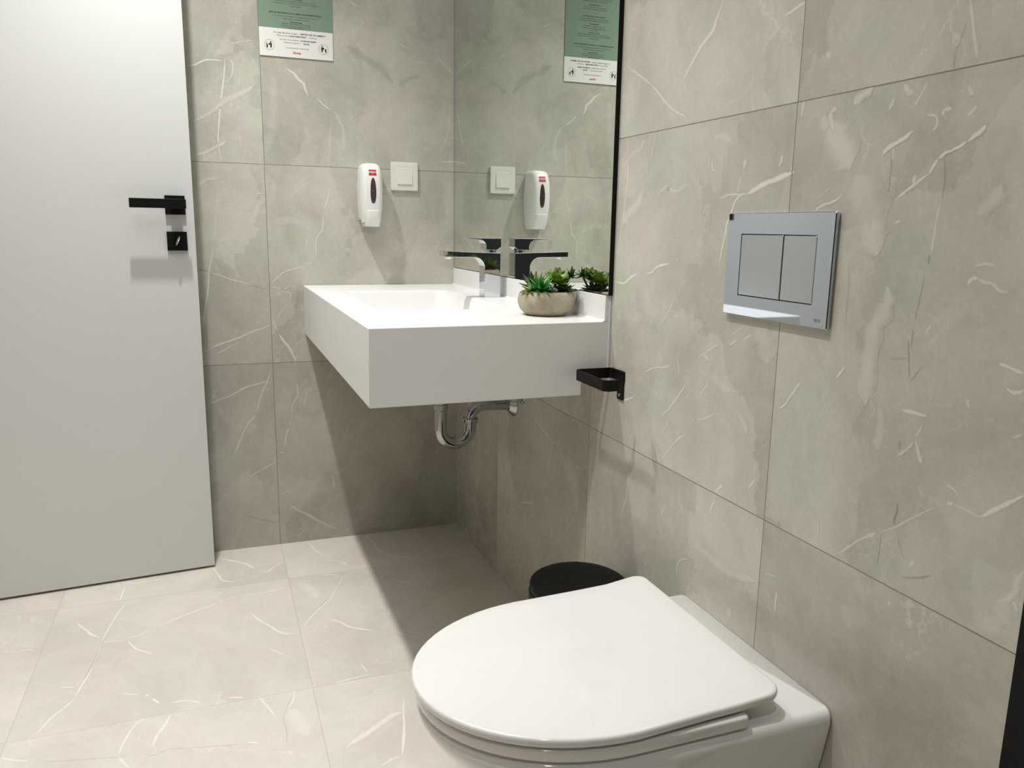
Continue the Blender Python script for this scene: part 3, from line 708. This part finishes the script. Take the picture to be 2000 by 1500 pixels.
mk('outlet_pipe', tube(bmesh.new(), pts, .0155, 40), M_pipe, st)
bm = lathe(bmesh.new(), [(.017, .016), (.019, .016), (.028, .008), (.034, .001), (.034, 0)], 0, 0, 48)
for v in bm.verts: v.co = Vector((-v.co.z-.0005, TYc+v.co.x, pz-.002+v.co.y))
mk('wall_flange', bm, M_pipe, st)
# angle valve just under the basin
av = thing('angle_valve', (-.02, -.60, .58), 'small chrome angle valve on the tiles under the basin, half hidden', 'valve')
bm = tube(bmesh.new(), [(-.0005, -.615, .585), (-.034, -.615, .585)], .009, 24); mk('valve_body', bm, M_pipe, av)
bm = tube(bmesh.new(), [(-.0005, -.615, .585), (-.003, -.615, .585), (-.008, -.615, .585)], [.022, .021, .013], 32); mk('wall_flange', bm, M_pipe, av)
bm = tube(bmesh.new(), [(-.026, -.615, .585), (-.026, -.615, .66), (-.03, -.60, .69), (-.04, -.58, .712)], .0045, 16); mk('supply_hose', bm, M_pipe, av)

# ---------------------------------------------------------------- mirror
mr = thing('wall_mirror', (0, -.55, .8945), 'tall frameless mirror with thin black edge above the basin on the right wall', 'mirror')
mk('mirror_backing', B(-.0095, -.0005, -1.1095, -.0012, .8945, 2.1), M_black, mr, smooth=False)
mk('mirror_glass', B(-.0105, -.0095, -1.1085, -.0035, .8955, 2.099), M_mirror, mr, smooth=False)

# ---------------------------------------------------------------- soap dispenser
sd = thing('soap_dispenser', (-.288, 0, 1.02), 'white wall soap dispenser with dark window and small red label', 'soap dispenser')
def dsec(z, hw, d, cx=-.289, n=28):
    L = [(cx+hw, -.0005, z)]
    for k in range(n+1):
        a = PI*k/n; e = .42
        L.append((cx+hw*abs(math.cos(a))**e*(1 if math.cos(a) > 0 else -1), -.0005-d*abs(math.sin(a))**.55, z))
    L.append((cx-hw, -.0005, z)); return L
secs = [(1.0345, .0270, .058), (1.036, .0300, .064), (1.045, .0315, .068), (1.07, .0335, .0745), (1.10, .0352, .0785), (1.13, .0356, .080), (1.16, .0350, .078), (1.185, .0332, .0735), (1.2, .031, .067), (1.208, .027, .058), (1.2125, .020, .044), (1.2140, .010, .03)]
mk('dispenser_body', loft(bmesh.new(), [dsec(*s) for s in secs]), M_disp, sd, sharp=50)
bm = loft(bmesh.new(), [dsec(z, hw, d, -.2875) for z, hw, d in ((1.0225, .022, .060), (1.024, .0255, .066), (1.04, .0272, .0745), (1.060, .0275, .0795), (1.0705, .027, .0805), (1.0715, .026, .079))])
mk('push_lever', bm, M_disp, sd, sharp=40)
def front(z):   # depth of the front face
    for (a, _, da), (b2, _, db) in zip(secs, secs[1:]):
        if a <= z <= b2: return -.0005-(da+(db-da)*(z-a)/(b2-a))
bm = bmesh.new(); loops = []
for h, s in ((.0004, 1.), (-.0006, .99), (-.0014, .92), (-.0017, .75)):
    L = []
    for k in range(40):
        a = 2*PI*k/40; z = 1.1305+.0385*s*math.sin(a); w = .0088*s*(1-.10*math.sin(a)); ca = math.cos(a)
        L.append((-.2885+w*math.copysign(abs(ca)**.75, ca), front(z)+h+.0004, z))
    loops.append(L)
loft(bm, loops, False, True); mk('level_window', bm, M_smoke, sd, sharp=60)
bm = bmesh.new(); lb = 1.1755, 1.1925
loft(bm, [[(x, front(z)-.0003-h, z) for x, z in ((-.3005, lb[0]), (-.2775, lb[0]), (-.2775, lb[1]), (-.3005, lb[1]))] for h in (-.0005, .0004)])
lab = mk('label', bm, M_red, sd, smooth=False); lab['label'] = 'small red rectangular label'
ML = Matrix.Translation((-.289, front(1.184)-.0012, 1.184)) @ Matrix.Rotation(PI/2-.14, 4, 'X')
lettering([('Group', 0, .0032, .0068, True), ('\u2022', 0, -.0018, .004, False), ('WWW.GROUP.COM', 0, -.0056, .0020, False)], M_pink, 'label_print', lab, ML)
mk('key_lock', B(-.3225, -.314, -.030, -.010, 1.037, 1.044), M_grey, sd, bevel=.0008)

# ---------------------------------------------------------------- light switch
sw = thing('light_switch', (-.1755, 0, 1.18), 'square white light switch on the tiles right of the soap dispenser', 'light switch')
mk('switch_frame', loft(bmesh.new(), [[(x, y, z) for x, z in rrect(-.1755, 1.180, .0435-g, .0435-g, .0025, 3)] for y, g in ((-.0003, .0005), (-.006, 0), (-.0085, .0008), (-.009, .003), (-.0088, .0125))]), M_switch, sw, sharp=25)
mk('rocker', loft(bmesh.new(), [[(x, y+sl*(z-1.18), z) for x, z in rrect(-.1755, 1.180, .0245-g, .0245-g, .002, 3)] for y, g, sl in ((-.0085, 0, 0), (-.0105, 0, .06), (-.0112, .0008, .06), (-.0110, .004, .06))]), M_switch, sw, sharp=25)

# ---------------------------------------------------------------- notice board
ps = thing('notice_sign', (-.4926, 0, 1.507), 'sage green and white printed notice on the tiles beside the mirror', 'sign')
mk('sign_board', B(-.5976, -.3876, -.0030, -.0004, 1.5072, 1.5848), M_paper, ps, smooth=False)
mk('green_panel', B(-.5976, -.3876, -.0030, -.0004, 1.5848, 1.8042), M_green, ps, smooth=False)
MP = Matrix.Translation((-.4926, -.0031, 0)) @ Matrix.Rotation(PI/2, 4, 'X')
gl = []
def gline(px_y, text, w, bold=False, s=.0042): gl.append((text, 0, px_y, s, bold))
random.seed(4)
words = 'por favor no tirar papeles ni otros objetos al inodoro gracias utilice la papelera mantenga limpio el lavabo despues de usar cierre bien los grifos apague la luz al salir cuide este espacio comun'.split()
def txt(n):
    L = []; 
    while len(' '.join(L)) < n: L.append(random.choice(words))
    return ' '.join(L)[:n].strip()
blocks = [(1.7785, 40, 1, .0052), (1.770, 66, 0, .0045), (1.7635, 52, 0, .0045), (1.7525, 24, 1, .0045), (1.745, 48, 0, .0045), (1.739, 50, 0, .0045), (1.727, 3, 0, .004),
  (1.7165, 30, 1, .0052), (1.709, 62, 0, .0045), (1.703, 60, 0, .0045), (1.6935, 20, 1, .0045), (1.6865, 44, 0, .0045), (1.680, 48, 0, .0045), (1.674, 20, 0, .0045),
  (1.6665, 22, 1, .0046), (1.6605, 66, 0, .0045), (1.6545, 68, 0, .0045), (1.6475, 22, 0, .0045), (1.6385, 3, 0, .004),
  (1.6275, 50, 1, .0056), (1.6195, 70, 0, .0046), (1.6125, 42, 0, .0045), (1.6045, 19, 1, .0045), (1.5995, 45, 0, .0045), (1.5935, 47, 0, .0045), (1.5885, 24, 0, .0045)]
for z, n, b, s in blocks:
    gline(z, '***' if n == 3 else (txt(n).upper() if b and n > 25 else txt(n)), 0, bool(b), s)
lettering(gl, M_ink, 'green_lettering', ps, MP)
lettering([('Se ruega depositar el papel', -.030, 1.5735, .0062, False), ('DENTRO DEL WC ABIERTO', .047, 1.5735, .0058, True), ('Please put only', -.040, 1.5655, .0052, False), ('TOILET PAPER INSIDE', .003, 1.5655, .0052, True), ('in the bowl', .047, 1.5655, .0052, False),
  ('No tirar en el inodoro', -.020, 1.5555, .0060, False), ('la bolsa de guantes', .034, 1.5555, .0058, True), ('Please throw gloves in', -.012, 1.5475, .0052, False), ('the bins', .028, 1.5475, .0054, True), ('Su colaboracion es importante', .002, 1.5335, .0052, False)], M_ink2, 'grey_lettering', ps, MP)
lettering([('Group', 0, 1.5205, .0085, True)], M_redink, 'red_logo', ps, MP)
def disc(bm, cx, cz, r0, r1, n=40):
    for k in range(n):
        a, b2 = 2*PI*k/n, 2*PI*(k+1)/n
        if r0 > 0: bm.faces.new([bm.verts.new((cx+r*math.cos(q), -.0032, cz+r*math.sin(q))) for r, q in ((r0, a), (r1, a), (r1, b2), (r0, b2))])
    if r0 == 0: bm.faces.new([bm.verts.new((cx+r1*math.cos(2*PI*k/n), -.0032, cz+r1*math.sin(2*PI*k/n))) for k in range(n)])
def poly(bm, P): bm.faces.new([bm.verts.new((x, -.0032, z)) for x, z in P])
for cx, s in ((-.5695, 1), (-.4155, -1)):
    bm = bmesh.new(); cz = 1.5375; disc(bm, cx, cz, .0136, .0142)
    disc(bm, cx+.0035*s, cz+.0080, 0, .0019, 16)
    poly(bm, [(cx+.0035*s+x*s, cz+z) for x, z in ((-.0028, .0055), (.003, .0055), (.0034, -.001), (.0022, -.008), (-.0014, -.008), (-.002, -.001), (-.0062, .0005), (-.0062, .0022))])
    poly(bm, [(cx+x*s, cz+z) for x, z in ((-.0085, .0015), (-.0038, .0005), (-.0045, -.0085), (-.0085, -.0085))])
    if s == 1: poly(bm, [(cx+x, cz+z) for x, z in ((-.0085, .006), (-.007, .006), (-.0055, .001), (-.0085, .001))])
    mk('pictogram', bm, M_ink2, ps, smooth=False, rec=False)

# ---------------------------------------------------------------- flush plate
fp = thing('flush_plate', (0, -1.61, .976), 'polished chrome dual flush plate on the wall above the toilet', 'flush plate')
FYc, FZc = -1.6115, .9765; hx, hz = .1145, .0765
bm = bmesh.new(); fr = []
for x, g in ((-.0005, .001), (-.0070, 0), (-.0082, .0010)): fr.append([(x, y, z) for y, z in rrect(FYc, FZc, hx-g, hz-g, .0015, 3)])
inn = [[(x, y, z) for y, z in rrect(-1.6135, .9765, .0820+g, .0462+g, .0012, 3)] for x, g in ((-.0082, 0), (-.003, 0))]
loft(bm, fr+inn, False, False); mk('frame_plate', bm, M_plate, fp, sharp=20)
mk('recess_back', B(-.0034, -.001, -1.6955, -1.5315, .930, 1.023), M_gap, fp, smooth=False)
for y0, y1 in ((-1.6272, -1.5327), (-1.6945, -1.6292)):
    bt = mk('flush_button', loft(bmesh.new(), [[(x, y, z) for y, z in rrect((y0+y1)/2, .9765, (y1-y0)/2-g, .0451-g, .001, 3)] for x, g in ((-.003, 0), (-.0076, 0), (-.0082, .0006))]), M_satin, fp, sharp=20)
    bt['label'] = 'wide satin flush button' if y1 > -1.6 else 'narrow satin flush button'
MF = Matrix(((0, 0, -1, -.0083), (-1, 0, 0, -1.7075), (0, 1, 0, .9105), (0, 0, 0, 1)))
lettering([('TECE', 0, 0, .0058, False)], M_mark, 'maker_mark', fp, MF)

# ---------------------------------------------------------------- toilet roll holder
ho = thing('roll_holder', (0, -1.15, .69), 'empty matt black paper roll holder beside the basin corner', 'paper holder')
hz0, hz1 = .7265, .7480
mid = [(-.002, -1.176), (-.002, -1.124), (-.006, -1.1195), (-.076, -1.1195), (-.0815, -1.125), (-.0815, -1.240), (-.074, -1.2475), (-.052, -1.2475)]
def band(mid, hw, z0, z1):
    bm = bmesh.new(); P = [Vector(p) for p in mid]; A = []; Bq = []
    for i, p in enumerate(P):
        d1 = (p-P[i-1]).normalized() if i else (P[1]-p).normalized(); d2 = (P[i+1]-p).normalized() if i < len(P)-1 else d1
        d = (d1+d2).normalized(); n = Vector((-d.y, d.x))/max(.5, d.dot(d1)); A.append(p+n*hw); Bq.append(p-n*hw)
    L = A+Bq[::-1]; loft(bm, [[(x, y, z) for x, y in L] for z in (z0, z1)]); return bm
mk('holder_band', band(mid, .0016, hz0, hz1), M_black, ho, sharp=30, bevel=.0004)
bm = loft(bmesh.new(), [[(x, y, z) for y, z in rrect(-1.1615, .7185, .0125, .0295, .004, 4)] for x in (-.0003, -.0028)])
mk('wall_tab', bm, M_black, ho, sharp=30)
bm = tube(bmesh.new(), [(-.0025, -1.161, .6985), (-.0045, -1.161, .6985)], .0034, 20); sc = mk('screw', bm, M_chrome, ho); sc['label'] = 'small chrome screw'

# ---------------------------------------------------------------- pedal bin
pb = thing('pedal_bin', (-.106, -1.215, 0), 'round black bin with domed lid between washbasin and toilet', 'bin')
bx, by = -.107, -1.217
mk('bin_body', lathe(bmesh.new(), [(.088, .001), (.0885, .004), (.092, .06), (.0955, .300)], bx, by, 72), M_binbl, pb)
mk('base_ring', lathe(bmesh.new(), [(.0915, .0005), (.0935, .002), (.0935, .012), (.0915, .014)], bx, by, 72), M_binbl, pb)
bm = bmesh.new(); bm = lathe(bm, [(.0975, .3005), (.0995, .302), (.0998, .316), (.0992, .318), (.0975, .3185), (.0970, .3205), (.0975, .3225), (.0985, .329), (.0965, .3345), (.090, .3385), (.070, .3415), (.035, .3432), (.008, .3436)], bx, by, 72)
mk('bin_lid', bm, M_binbl, pb, sharp=25)
bm = B(bx-.155, bx-.085, by-.018, by+.018, .010, .018); mk('foot_pedal', bm, M_binbl, pb, bevel=.003)

# ---------------------------------------------------------------- toilet
to = thing('toilet', (-.27, -1.608, .1), 'white wall-hung toilet with closed lid', 'toilet')
TC = -1.608
def dshape(xf, xb, xs, hw, rb=.02, n=30, hwb=None, e=2.0):
    """D outline, counter-clockwise from above; xf front tip, xs where the curve starts, xb back edge"""
    hwb = hwb or hw; L = []
    for k in range(n+1):   # front curve from +Y side to -Y side
        a = PI/2+PI*k/n; c, s = math.cos(a), math.sin(a)
        L.append((xs+(xs-xf)*abs(c)**(2/e)*(-1 if c < -1e-9 else 0), TC+hw*abs(s)**(2/e)*(1 if s > 0 else -1)))
    for t in (.25, .5, .75): L.append((xs+(xb-rb-xs)*t, TC-hw-(hwb-hw)*max(0, t*2-1)**2))
    for k in range(7):
        a = -PI/2+(PI/2)*k/6; L.append((xb-rb+rb*math.cos(a), TC-hwb+rb+rb*math.sin(a)))
    for k in range(7):
        a = (PI/2)*k/6; L.append((xb-rb+rb*math.cos(a), TC+hwb-rb+rb*math.sin(a)))
    for t in (.75, .5, .25): L.append((xs+(xb-rb-xs)*t, TC+hw+(hwb-hw)*max(0, t*2-1)**2))
    return L
loops = []
for z, xf, xs, hw, g in ((.075, -.23, -.14, .120, 0), (.085, -.25, -.15, .128, 0), (.12, -.285, -.17, .136, 0), (.17, -.335, -.19, .148, 0), (.22, -.39, -.21, .160, 0), (.27, -.44, -.24, .172, 0), (.315, -.485, -.27, .1815, 0), (.350, -.516, -.29, .1875, 0), (.370, -.527, -.297, .1905, 0), (.380, -.529, -.299, .1895, 0), (.3865, -.524, -.297, .185, 0), (.3885, -.515, -.295, .178, 0)):
    loops.append([(x, y, z) for x, y in dshape(xf, -.0008, xs, hw, .006)])
bm = loft(bmesh.new(), loops); mk('bowl', bm, M_ceram, to, sharp=60)
def slab(name, z0, z1, xf, xb, xs, hw, rb, hwb, rnd, m, lift=0.):
    loops = []
    for z, g in ((z0, rnd*.8), (z0+rnd*.5, rnd*.2), (z0+rnd, 0), (z1-rnd, 0), (z1-rnd*.5, rnd*.15), (z1-rnd*.15, rnd*.5), (z1, rnd*1.1), (z1+.0004, .03), (z1+.0008, .1)):
        L = dshape(xf+g, xb-g, xs, hw-g, max(.002, rb-g*.5), hwb=(hwb or hw)-g)
        loops.append([(x, y+max(0, x+.3)*.06*(lift > 0), z+(lift*min(1, max(0, (x+.15)/.07))**1.5)) for x, y in L])
    return mk(name, loft(bmesh.new(), loops), m, to, sharp=60)
slab('seat_ring', .3905, .4075, -.530, -.135, -.300, .1865, .006, None, .003, M_lid)
slab('lid', .4105, .4240, -.536, -.076, -.300, .1880, .022, .192, .0045, M_lid, .006)
mk('hinge_block', B(-.134, -.085, TC-.12, TC+.12, .388, .413), M_lid, to, bevel=.002)
MT = Matrix(((0, 1, 0, -.058), (-1, 0, 0, -1.605), (0, 0, 1, .3889), (0, 0, 0, 1)))
lettering([('Villeroy & Boch', 0, 0, .0095, False), ('1748', -.005, -.010, .007, False)], M_faint, 'maker_mark', to, MT)

# ---------------------------------------------------------------- potted succulents
PX, PY = -.080, -.952
pot = thing('potted_succulents', (PX, PY, SZ1), 'small artificial succulents in round beige concrete pot on the washbasin', 'potted plant')
pr = [(.036, .8408), (.043, .8412), (.047, .8435), (.0568, .853), (.0615, .864), (.0625, .874), (.0605, .884), (.0565, .8905), (.054, .8925), (.0525, .8915), (.0515, .886)]
mk('pot', lathe(bmesh.new(), pr, PX, PY, 72), M_conc, pot, sharp=50)
mk('moss', lathe(bmesh.new(), [(.0515, .884), (.0505, .889), (.04, .893), (.015, .895)], PX, PY, 40), M_soil, pot)
def leaf(bm, tl, base, yaw, pitch, length, width, thick, curl=.3, rnd=.5, cup=.25):
    """pointed fleshy leaf; pitch 0 = flat outward, 90 = up"""
    n, k = 9, 8; loops = []; M = Matrix.Translation(base) @ Matrix.Rotation(yaw, 4, 'Z')
    p = Vector((0, 0, 0)); ang = pitch; prev = 0
    for i in range(n+1):
        t = i/n
        w = width*(math.sin(PI*min(1, (t**rnd)*.97+.02))**.8*(.9) + .12*(1-t))*.5
        th = thick*(1-t*.75)*.5*(w/(width*.5)+.2)
        ang = pitch+curl*t
        if i: p = p+Vector((math.cos(ang), 0, math.sin(ang)))*(length/n)
        up = Vector((-math.sin(ang), 0, math.cos(ang)))
        L = []
        for q in range(k):
            a = 2*PI*q/k; y = w*math.cos(a); L.append(M @ (p+Vector((0, y, 0))+up*(th*math.sin(a)+cup*abs(math.cos(a))**2*w)))
        loops.append((L, t))
    R = []
    for L, t in loops:
        row = []
        for c in L: v = bm.verts.new(c); v[tl] = t; row.append(v)
        R.append(row)
    for a, b2 in zip(R, R[1:]):
        for q in range(k): bm.faces.new((a[q], a[(q+1) % k], b2[(q+1) % k], b2[q]))
    bm.faces.new(R[0][::-1]); bm.faces.new(R[-1])
def rosette(name, c, rings, m, tilt=(0, 0), rnd=.55, cup=.25, curl=.35, seed=1, th=.35, stem=0.):
    c = (PX+(c[0]+.080)*.96+.002, PY+(c[1]+.930)*.96, c[2])
    bm = bmesh.new(); tl = bm.verts.layers.float.new('tip'); rr = random.Random(seed); g = 0
    T = Matrix.Translation(c) @ Matrix.Rotation(tilt[0], 4, 'X') @ Matrix.Rotation(tilt[1], 4, 'Y')
    n0 = 0
    for cnt, ln, wd, pt in rings:
        for i in range(cnt):
            leaf(bm, tl, (0, 0, rr.uniform(-.001, .001)), 2*PI*i/cnt+g+rr.uniform(-.15, .15), math.radians(pt+rr.uniform(-6, 6)), ln*rr.uniform(.88, 1.08), wd*rr.uniform(.9, 1.1), wd*th, curl, rnd, cup)
        g += 2.4
    for v in bm.verts: v.co = T @ v.co
    if stem:
        f0 = len(bm.verts); tube(bm, [c, (PX+(c[0]-PX)*.6, PY+(c[1]-PY)*.6, .888)], [.002, .003], 8)
    o = mk(name, bm, m, pot, sharp=70); return o
e = rosette('spiky_rosette', (-.106, -.957, .896), [(8, .036, .0085, 8), (8, .038, .009, 30), (7, .036, .0085, 52), (5, .030, .007, 72)], L_bright, (.35, -.1), .75, .2, .15, 3, .45); e['label'] = 'bright green spiky rosette'
e = rosette('dark_tipped_rosette', (-.110, -.918, .899), [(7, .036, .013, 15), (7, .038, .013, 42), (5, .034, .012, 65), (3, .024, .009, 80)], L_dark, (.15, -.25), .6, .35, .35, 5, .3, .01); e['label'] = 'olive spiky rosette with dark tips'
e = rosette('dark_tipped_rosette', (-.128, -.948, .893), [(7, .026, .010, 5), (5, .024, .009, 40)], L_dark, (.2, -.35), .6, .3, .2, 9, .3); e['label'] = 'low olive rosette hanging over the rim'
e = rosette('round_leaf_rosette', (-.062, -.937, .911), [(6, .036, .034, 2), (6, .034, .032, 26), (5, .027, .025, 50), (4, .017, .015, 68)], L_round, (.40, -.05), .42, .35, .35, 7, .16, .01); e['label'] = 'yellow green round-leaved rosette'
e = rosette('round_leaf_rosette', (-.050, -.920, .921), [(6, .029, .028, 8), (5, .024, .022, 40), (3, .014, .013, 65)], L_round, (.30, .15), .42, .35, .35, 8, .16, .01); e['label'] = 'smaller yellow green rosette behind'
e = rosette('low_leaf_cluster', (-.052, -.950, .892), [(8, .036, .020, 2), (7, .032, .018, 24), (5, .024, .014, 50)], L_deep, (.12, .1), .5, .3, .25, 11, .2); e['label'] = 'deep green leaves along the rim'
e = rosette('leafy_sprig', (-.024, -.934, .925), [(4, .020, .010, -25), (4, .021, .010, 10), (3, .020, .010, 50), (2, .020, .009, 80)], L_deep, (.05, .1), .55, .3, .3, 13, .25, .01); e['label'] = 'upright dark green sprig'
e = rosette('pale_buds', (-.082, -.972, .892), [(6, .012, .006, 20), (5, .012, .006, 55)], L_pale, (.3, .0), .6, .3, .3, 15, .5); e['label'] = 'tiny pale buds'
e = rosette('low_leaf_cluster', (-.085, -.905, .893), [(8, .030, .014, 12), (6, .028, .013, 45)], L_deep, (-.1, 0), .55, .3, .3, 17, .25)
bpy.context.view_layer.update()
